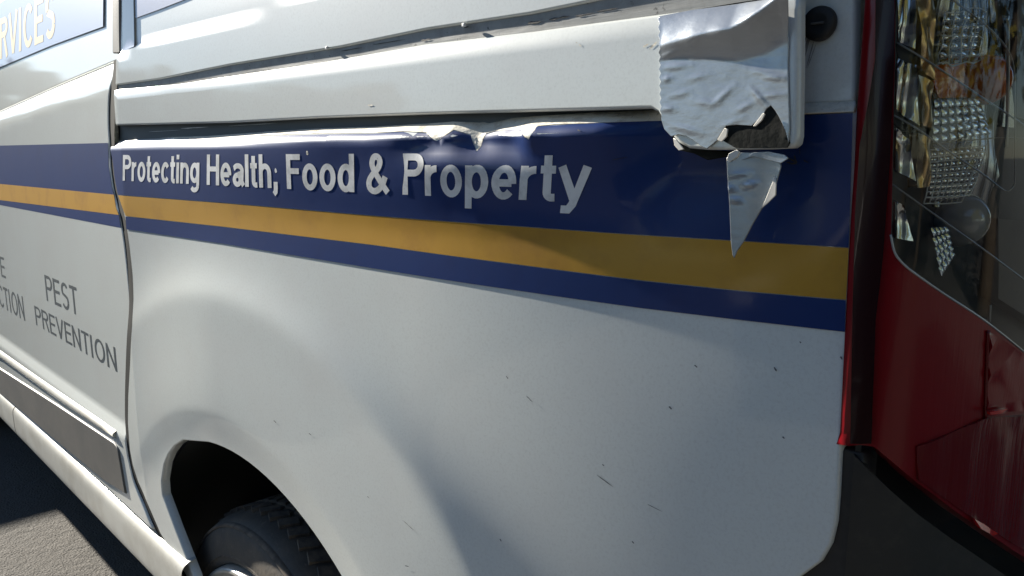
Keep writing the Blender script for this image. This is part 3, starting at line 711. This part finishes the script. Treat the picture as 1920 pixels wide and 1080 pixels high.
def lattice(quad, nu, nv, dep, skew=0.0, bow=0.0, w=.0008, jit=.0):
    V, Fs = [], []; q = [LPx(x, y, dep) for x, y in quad]; rn = random.Random(nu * 7 + nv)
    def at(u, v):
        u += skew * v + bow * math.sin(math.pi * v); a = [q[0][c] * (1 - u) + q[1][c] * u for c in (0, 1)]; b = [q[3][c] * (1 - u) + q[2][c] * u for c in (0, 1)]
        s_, z = a[0] * (1 - v) + b[0] * v, a[1] * (1 - v) + b[1] * v; p, n = lcp(s_); return (p.x - n.x * dep, p.y - n.y * dep, z)
    ls = [[(u / nu + rn.uniform(-jit, jit), k / 6) for k in range(7)] for u in range(nu + 1)] + [[(k / 6, v / nv + rn.uniform(-jit, jit)) for k in range(7)] for v in range(nv + 1)]
    for l in ls:
        v2, f2 = tube_mesh([at(*p) for p in l], w * rn.uniform(.5, 1.3), 5); o = len(V); V += v2; Fs += [tuple(i + o for i in f) for f in f2]
    return link('reflector_grid', mesh(V, Fs), M['lattice'], lamp)
grid([(1768, 30), (1845, 26), (1834, 112), (1762, 114)], 4, 5, M['mirror'], .052, -.001, .08, crest=.002)
lattice([(1772, 22), (1850, 18), (1838, 118), (1758, 120)], 4, 6, .046, .0, .0, .0005, .06)
grid([(1752, 186), (1838, 183), (1856, 252), (1748, 268)], 7, 5, M['cell'], .045, .0016, .10, crest=.0016)
grid([(1750, 270), (1830, 262), (1812, 276), (1752, 284)], 5, 1, M['cell'], .045, .0030, .14, crest=.0010)
grid([(1746, 286), (1846, 276), (1818, 374), (1744, 378)], 8, 9, M['mirror'], .05, -.0008, .06, crest=.0016, skew=-.012)
lattice([(1744, 282), (1850, 272), (1820, 378), (1742, 382)], 8, 9, .046, -.12, .06, .0006, .015)
grid([(1746, 426), (1778, 424), (1790, 478), (1764, 520)], 4, 5, M['cell'], .045, .0016, .16, crest=.0014)
lamp_sheet('amber_cap', [(1756, 122), (1835, 116), (1858, 135), (1860, 165), (1840, 182), (1756, 184)], M['amber'], lamp, dep=.052, thick=.004, res=.006, relief=lambda s, z: .004 * math.sin(s * 700))
def blob(name, px, py, rpx, dep, mt, h=.6):
    s, z = LPx(px, py, dep); p, n = lcp(s); c = Vector((p.x - n.x * dep, p.y - n.y * dep, z)); rr = rpx / F * c.length
    bm = bmesh.new(); bmesh.ops.create_uvsphere(bm, u_segments=20, v_segments=12, radius=rr)
    for v in bm.verts: v.co += c
    return bm_obj(name, bm, mt, lamp, True)
blob('bulb', 1846, 150, 20, .05, M['amber']); blob('bulb', 1800, 412, 24, .055, M['line'])
# ribs moulded into the lens
def rib(pxs, rpx=1.6, dep=.004, mt='line', k=6):
    pts = []
    for x, y in spline(pxs, k):
        s, z = LPx(x, y, dep); p, n = lcp(s); pts.append((p.x - n.x * dep, p.y - n.y * dep, z))
    V, Fs = tube_mesh(pts, rpx / F * .66, 6); link('lens_rib', mesh(V, Fs), M[mt], lamp)
rib([(1682, 80), (1735, 112), (1790, 148), (1840, 182), (1880, 208), (1925, 238)])
rib([(1676, 216), (1725, 245), (1780, 285), (1840, 325), (1875, 352), (1888, 358), (1899, 350), (1903, 330), (1903, 200), (1901, 130), (1890, 95), (1862, 60), (1820, 25), (1780, -5)])
rib([(1672, 345), (1710, 372), (1770, 415), (1840, 465), (1930, 532)])
rib([(1890, 38), (1890, 150), (1887, 276)], 3.2, .02)
rib([(1760, 268), (1830, 262), (1880, 258), (1940, 260)], 1.2, .03)
rib([(1670, 440), (1678, 474), (1695, 496), (1720, 516), (1770, 551), (1850, 604), (1935, 672)], 2.0, .0)
rib([(1856, 572), (1855, 604)], 3, .004)
# inboard clear housing pieces
lamp_sheet('inner_block', [(1872, 410), (1990, 420), (1990, 640), (1872, 560)], M['clad'], lamp, dep=.05, thick=.02, res=.03)
lamp_sheet('inner_block', [(1908, 0), (1990, 0), (1990, 240), (1906, 220)], M['clad'], lamp, dep=.055, thick=.02, res=.03)
# red inner chambers
lamp_sheet('red_chamber', [(1858, 622), (1990, 722), (1990, 760), (1940, 765), (1850, 780)], M['red'], lamp, dep=-.0025, thick=.003, res=.012, relief=lambda s, z: .002 * math.sin(z * 300 + s * 250))
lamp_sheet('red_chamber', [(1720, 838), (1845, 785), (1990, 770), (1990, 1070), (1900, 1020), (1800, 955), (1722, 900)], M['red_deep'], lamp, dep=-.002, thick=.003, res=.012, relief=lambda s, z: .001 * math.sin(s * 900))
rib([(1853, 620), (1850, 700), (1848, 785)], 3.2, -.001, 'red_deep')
lamp_sheet('red_glint', [(1832, 975), (1850, 985), (1870, 1000), (1866, 1006), (1836, 990)], M['red_bright'], lamp, dep=-.007, thick=.003, res=.008, relief=lambda s, z: .002 * math.sin(s * 900))  # glint painted as a bright red sliver, likewise the next one
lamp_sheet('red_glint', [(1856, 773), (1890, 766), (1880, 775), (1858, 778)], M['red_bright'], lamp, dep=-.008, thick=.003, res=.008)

# ------------------------------------------------------------------ bumper
bt_ = [LPx(1575, 846, -.004), LPx(1590, 858, -.004), LPx(1640, 893, -.004), LPx(1685, 930, -.004), LPx(1740, 975, -.004), LPx(1800, 1018, -.004), LPx(1900, 1085, -.004), LPx(2000, 1150, -.004)]
bb = lamp_sheet('bumper', None, M['black'], van, raw=[(.024, bt_[1][1])] + bt_[2:] + [(Ls[-1], bt_[-1][1]), (Ls[-1], .42), (.024, .42)], dep=.004, thick=.05, res=.03)
f_b = lambda X, Z: base(X, Z) + .006
panel('bumper_side', [(-.2255, bt_[1][1] + .001), (-.2495, bt_[0][1]), (-.44, H - .30), (-.72, H - .52), (-.72, .42), (-.2255, .42)], f_b, M['black'], van, depth=.03, res=.05)

# ------------------------------------------------------------------ rest of the van: roof, far side, rear doors, cab
bm = bmesh.new()
X0, X1, Yn, Yf, Zt = -5.3, -.13, .56, 2.36, 2.42
def sheet(name, vs_, fs_, mt='paint'): return link(name, mesh(vs_, fs_, False), M[mt], van)
zs = H + WTOP
sheet('roof', [(XL - .9, Yn + .12, Zt), (X1, Yn + .14, Zt), (X1, Yf - .14, Zt), (XL - .9, Yf - .12, Zt), (XL - .9, Yn - .06, zs), (X1 - .12, Yn + .06, zs), (X1, Yn + .25, zs), (X1, Yf - .05, zs), (XL - .9, Yf, zs)],
      [(0, 1, 2, 3), (4, 5, 1, 0), (5, 6, 1), (6, 7, 2, 1), (7, 8, 3, 2)])
sheet('rear_door', [(-.10, 1.08, .45), (-.10, 2.3, .45), (-.13, 2.3, zs), (-.13, 1.06, zs)], [(0, 1, 2, 3)])
sheet('far_side', [(X0, Yf, .45), (-.13, Yf, .45), (-.13, Yf, zs), (XL - .9, Yf, zs), (-4.4, Yf, 1.5), (X0, Yf, 1.25)], [(0, 1, 2, 3, 4, 5)])
sheet('floor_pan', [(X0, .55, .44), (-.2, .75, .44), (-.2, Yf, .44), (X0, Yf, .44)], [(0, 1, 2, 3)], 'liner')
fd = panel('front_door', [(XL - .01, .54), (XL - .01, BELT(XL)), (-3.85, BELT(XL) - .06), (-3.85, .54)], base, M['paint'], van, res=.05)
panel('front_window', [(XL - .01, BELT(XL) + .006), (XL - .01, zs), (-3.35, zs), (-3.85, BELT(XL) - .05)], f_in(.02), M['glass_dark'], van, res=.08, depth=.01)
panel('front_wing', [(-3.86, .75), (-3.86, BELT(XL) - .06), (-4.5, 1.3), (-5.15, 1.15), (-5.25, .6), (-4.75, .5), (-4.65, .7), (-4.4, .8), (-4.1, .75), (-3.95, .55)], base, M['paint'], van, res=.06)
sheet('bonnet', [(-4.5, .5, 1.3), (-5.2, .52, 1.15), (-5.35, 1.4, 1.18), (-5.2, Yf - .05, 1.15), (-4.5, Yf, 1.3)], [(0, 1, 2, 3, 4)])
sheet('grille', [(-5.2, .52, .45), (-5.4, 1.4, .45), (-5.2, Yf - .05, .45), (-5.2, Yf - .05, 1.15), (-5.35, 1.4, 1.18), (-5.2, .52, 1.15)], [(0, 1, 4, 5), (1, 2, 3, 4)], 'black')
sheet('windscreen', [(-4.5, .5, 1.3), (-4.5, Yf, 1.3), (XL - .9, Yf - .12, Zt), (XL - .9, Yn + .12, Zt)], [(0, 1, 2, 3)], 'glass_dark')
for dup in ((-4.35, .575, False), (-4.35, 2.32, True), (AC[0] - .01, 2.32, True)):
    w2 = wh.copy(); COL.objects.link(w2); w2.parent = van
    for chd in wh.children:
        c2 = chd.copy(); COL.objects.link(c2); c2.parent = w2
    w2.location = (dup[0] - WX, dup[1] - WY, 0)
    if dup[2]: w2.rotation_euler = (0, 0, math.pi); w2.location = (dup[0] + WX, dup[1] + WY, 0)

# ------------------------------------------------------------------ unseen dark van, added alongside to cut skylight on the rear panel
M['navy'] = mat('navy_paint', (.010, .020, .055), .35, coat=1, coat_r=.05)
nb = empty('shade_van', (2.0, -2.6, 0)); tag(nb, 'unseen dark blue van added alongside to cut light on the rear panel', 'van')
prof_n = [(-2.6, .4), (-2.65, .9), (-2.5, 1.15), (-1.75, 1.3), (-1.15, 2.25), (-.9, 2.36), (2.5, 2.4), (2.62, 2.3), (2.7, .9), (2.68, .4)]
bm = bmesh.new(); lo = [bm.verts.new((x, -.95, z)) for x, z in prof_n]; hi = [bm.verts.new((x, .95, z)) for x, z in prof_n]
bm.faces.new(lo); bm.faces.new(hi[::-1])
for i in range(len(lo)): bm.faces.new((lo[i], hi[i], hi[(i + 1) % len(lo)], lo[(i + 1) % len(lo)]))
bmesh.ops.recalc_face_normals(bm, faces=bm.faces); bmesh.ops.bevel(bm, geom=list(bm.edges), offset=.05, segments=3, profile=.5, affect='EDGES')
bm_obj('body', bm, M['navy'], nb, False)
for sy in (-1, 1):
    bm = bmesh.new(); vv = [bm.verts.new((x, sy * .955, z)) for x, z in ((-1.55, 1.4), (-1.1, 2.05), (-.3, 2.1), (-.3, 1.4))]; f_ = bm.faces.new(vv)
    bmesh.ops.solidify(bm, geom=[f_], thickness=.01); bm_obj('side_window', bm, M['glass_dark'], nb)
for wx in (-1.7, 1.6):
    for sy in (-.9, .9):
        w2 = empty('wheel', (wx, sy, 0)); w2.parent = nb
        for chd in wh.children:
            if chd.name.startswith(('tyre', 'rim')):
                c2 = chd.copy(); COL.objects.link(c2); c2.parent = w2; c2.location = (-WX, -WY, 0) if sy < 0 else (WX, WY, 0)
                if sy > 0: c2.rotation_euler = (0, 0, math.pi)

# ------------------------------------------------------------------ duct tape over the broken end of the cover
M['tape'] = mat('duct_tape', (.43, .46, .49), .27, .62, spec=.5, noise=[(20, (.38, .40, .43), .45, .7), (180, (.28, .29, .30), .68, .78)], bump=[(26, .12, .006, (1, 1, 1.8)), (90, .09, .002, (1, 1, 2.2))])
M['tape_back'] = mat('tape_backing', (.74, .71, .64), .6)
M['void'] = mat('tear_hole_black', (.012, .014, .013), .8, spec=.15, noise=[(60, (.028, .028, .025), .5, .7)], bump=[(40, .2, .01, U)])
tape = empty('duct_tape'); tag(tape, 'torn silver duct tape patched over the damaged end of the white side panel', 'duct tape')
def seg_d(p, a, b):
    ax, az = a; bx, bz = b; L2 = (bx - ax) ** 2 + (bz - az) ** 2; t = ((p[0] - ax) * (bx - ax) + (p[1] - az) * (bz - az)) / L2
    t = min(1, max(0, t)); return math.hypot(p[0] - ax - t * (bx - ax), p[1] - az - t * (bz - az)), t
ra, rb_ = P(1245, 66, f_cover), P(1478, 8, f_cover)
WR = [(P(a, b, f_cover), P(c, d, f_cover), h * .38, w_ * .7) for a, b, c, d, h, w_ in [(1240, 108, 1275, 98, .0022, .003), (1240, 128, 1300, 122, .0015, .004), (1335, 200, 1380, 160, .0013, .0035), (1290, 150, 1330, 140, .0009, .003), (1260, 180, 1300, 172, .0008, .003), (1380, 210, 1420, 190, .0009, .003), (1350, 240, 1395, 222, .0008, .003), (1245, 150, 1262, 147, .0016, .003), (1243, 205, 1270, 203, .0014, .003), (1400, 130, 1475, 145, .0010, .003), (1390, 95, 1475, 118, -.001, .010), (1430, 180, 1476, 178, .0011, .002), (1260, 235, 1320, 250, .0013, .003), (1300, 190, 1350, 195, .001, .004), (1410, 165, 1440, 200, .0015, .003), (1435, 145, 1475, 148, .0015, .002)]]
RID = interp(PL([(1225, 92), (1245, 86), (1300, 74), (1330, 66), (1385, 57), (1420, 40), (1445, 26), (1478, 2)], f_cover))
def f_tape(X, Z):
    y = f_cover(X, Z) - .0022
    zr = RID(X); t = min(1, max(0, (X - ra[0]) / (rb_[0] - ra[0]))); h = .002 + .014 * t ** .8
    h *= 1 + .06 * math.sin(X * 170) * math.sin(X * 67 + 1); dz = Z - zr
    ad = math.sqrt(dz * dz + 3e-6) - .0017
    q = max(0, 1 - ad / .020) if dz > 0 else max(0, 1 - ad / (.010 + .020 * t)) ** 1.5
    y -= h * q
    for a, b, h, w_ in WR:
        q, tt = seg_d((X, Z), a, b)
        if q < w_ * 3: y -= h * math.exp(-(q / w_) ** 2) * math.sin(math.pi * min(max(tt, .12), .88))
    return y
te = [(1236, 30)]
for i in range(24):
    yy = 36 + i * 7.8; te += [(1234 + i * .16 + (2.2 if i % 2 else -1.0), yy)]
te += [(1239, 223), (1245, 242), (1258, 256), (1272, 252), (1286, 255), (1298, 262), (1314, 274), (1325, 279), (1336, 270), (1343, 264), (1349, 254), (1361, 236), (1380, 234), (1409, 236), (1424, 223), (1431, 214), (1437, 204), (1445, 198), (1452, 206), (1459, 217), (1466, 231), (1472, 245), (1478, 268), (1480, 240), (1477, 120), (1476, 60), (1477, -6), (1400, 4), (1300, 18)]
panel('tape_patch', PL(te, f_tape), f_tape, M['tape'], tape, depth=.0012, bev=.0004, res=.0015, edge=.003)
# curled white edges
def curl(name, pxs, lift, mt):
    fl = lambda X, Z: f_tape(X, Z) - lift
    return panel(name, PL(pxs, fl), fl, mt, tape, depth=.0012, bev=.0003, res=.006, edge=.004)
curl('curled_edge', [(1345, 262), (1358, 240), (1364, 242), (1362, 256), (1352, 266)], .004, M['tape_back'])
curl('curled_edge', [(1412, 236), (1430, 212), (1434, 214), (1428, 226), (1416, 237)], .003, M['tape_back'])
curl('curled_edge', [(1262, 259), (1268, 262), (1282, 280), (1272, 282), (1264, 272)], .002, M['tape_back'])
# black sheets laid on the cover for the dark hole in the tear
f_hole = lambda X, Z: f_cover(X, Z) - .0012
panel('tear_hole', PL([(1352, 262), (1356, 232), (1380, 230), (1412, 230), (1444, 192), (1464, 222), (1481, 268), (1476, 277), (1380, 278)], f_hole), f_hole, M['void'], cover, depth=.001, bev=.0003, res=.006)
f_hole2 = lambda X, Z: base(X, Z) - .010
panel('tear_hole', PL([(1258, 256), (1290, 250), (1320, 272), (1340, 282), (1372, 284), (1370, 292), (1325, 300), (1300, 288), (1275, 282)], f_hole2), f_hole2, M['void'], cover, depth=.004, bev=.001, res=.008)
# hanging torn flap
WF = [(P(a, b), P(c, d), h, .0016) for a, b, c, d, h in [(1363, 330, 1378, 332, .0012), (1393, 350, 1412, 353, .0012), (1426, 348, 1452, 341, .0013), (1366, 378, 1382, 374, .0010), (1400, 372, 1424, 374, .0012), (1368, 400, 1396, 394, .0014), (1369, 420, 1388, 416, .0010), (1392, 330, 1440, 322, .0008), (1371, 440, 1384, 437, .0010)]]
def f_flap(X, Z):
    y = base(X, Z) - .030 - .0015 * math.sin((X + .7) * 75) + .05 * (Z - 1.2)
    for a, b, h, w_ in WF:
        q, tt = seg_d((X, Z), a, b)
        if q < w_ * 3: y -= h * math.exp(-(q / w_) ** 2) * math.sin(math.pi * min(max(tt, .12), .88))
    return y
flap = panel('torn_flap', PL([(1362, 296), (1372, 288), (1387, 286), (1412, 286), (1440, 296), (1463, 306), (1464, 313), (1455, 345), (1453, 366), (1428, 391), (1411, 420), (1394, 453), (1382, 470), (1376, 484), (1373, 478), (1370, 453), (1367, 380), (1363, 320)], f_flap), f_flap, M['tape'], tape, depth=.0012, bev=.0004, res=.0022, edge=.004)
ff2 = lambda X, Z: f_flap(X, Z) - .003
panel('curled_edge', PL([(1453, 330), (1428, 390), (1440, 380), (1454, 366), (1455, 346)], ff2), ff2, M['tape_back'], tape, depth=.0012, bev=.0003, res=.006, edge=.005)
panel('curled_edge', PL([(1362, 300), (1366, 288), (1380, 281), (1386, 284), (1382, 294), (1368, 303)], ff2), ff2, M['tape_back'], tape, depth=.0012, bev=.0003, res=.006, edge=.005)
panel('folded_edge', PL([(1390, 300), (1412, 286), (1440, 284), (1470, 290), (1478, 297), (1464, 306), (1440, 300), (1412, 293)], ff2), ff2, M['tape'], tape, depth=.0012, bev=.0003, res=.006, edge=.005)

# ------------------------------------------------------------------ paint chips and scratches on the panel
def flecks(name, lst, f, mt, parent, off=.0008):
    V, Fs = [], []
    for px, py, dx_, dy_, wpx in lst:
        a, b = P(px, py, f), P(px + dx_, py + dy_, f); d = Vector((b[0] - a[0], b[1] - a[1])); n = Vector((-d.y, d.x)).normalized() * wpx * .00030
        o = len(V)
        for t, k in ((0, .3), (.25, 1), (.45, .6), (.7, .9), (1, .1)):
            c = Vector(a) + d * t
            for s_ in (-1, 1): q = c + n * k * s_ * random.uniform(.6, 1.4); V.append((q.x, f(q.x, q.y) - off, q.y))
        Fs.extend([(o + 2 * i, o + 2 * i + 1, o + 2 * i + 3, o + 2 * i + 2) for i in range(4)])
    return tag(link(name, mesh(V, Fs, False), M[mt], parent), kind='stuff')
flecks('paint_chips', [(988, 742, 12, 12, 1.6), (1120, 890, 30, 22, 1.8), (1215, 945, 28, 14, 1.3), (756, 975, 22, 20, 1.3), (1255, 762, 6, 5, 3), (1303, 684, 5, 5, 2.5), (1452, 688, 5, 8, 2.5), (1468, 818, 4, 4, 3), (1186, 1014, 4, 5, 3), (938, 1010, 3, 5, 3), (514, 788, 5, 5, 3), (580, 812, 5, 4, 3), (1577, 668, 3, 6, 2.5), (950, 705, 4, 5, 2), (760, 1060, 8, 2, 2), (1500, 640, 3, 3, 2), (1130, 870, 4, 3, 2), (690, 930, 3, 4, 2)], f_low, 'chip', qp)
flecks('scuff_marks', [(1478, 296, 16, 8, 3), (1484, 308, 14, -5, 2.5), (1476, 304, 20, 4, 2), (1490, 290, 6, 16, 2), (1500, 270, 2, 22, 1.2), (1508, 300, 10, 6, 1.5), (1150, 300, 30, -6, .8), (1085, 243, 5, 3, 2)], f_low, 'rubber', qp, .0016)
flecks('scuff_marks', [(1520, 62, -10, 44, 3.0), (1516, 70, -12, 46, 2.0), (1526, 78, -14, 50, 1.6), (1512, 66, -6, 30, 2.2), (1530, 84, -16, 44, 1.2)], f_pil, 'rail', pil, .0004)
flecks('scuff_marks', [(990, 44, 26, -4, 4), (1030, 37, 40, -7, 3), (1080, 30, 36, -6, 2.6), (1120, 22, 40, -7, 2), (790, 76, 18, -3, 3), (700, 84, 60, -10, 1.6), (870, 52, 10, -2, 3), (640, 96, 40, -7, 1.5)], f_rail, 'rubber', ch, .0006)
flecks('scuff_marks', [(340, 241, 52, -3, 2.2), (430, 236, 90, -5, 1.0), (280, 247, 60, -3, .9)], f_in(.012), 'letter', gapch, .0006)
flecks('scuff_marks', [(1218, 92, 14, -14, 3), (1206, 88, 10, -6, 2), (1086, 83, 4, 4, 2), (1080, 79, 3, 2, 1.5), (690, 197, 10, 1, 4)], f_cover, 'raw', cover, .0004)
for px_, py_s in ((614, 90), (871, 47)):
    x_, z_ = P(px_, py_s, f_up); box('rail_clip', (x_, f_up(x_, z_) - .001, z_), (.004, .003, .004), M['letter'], ch, .001)
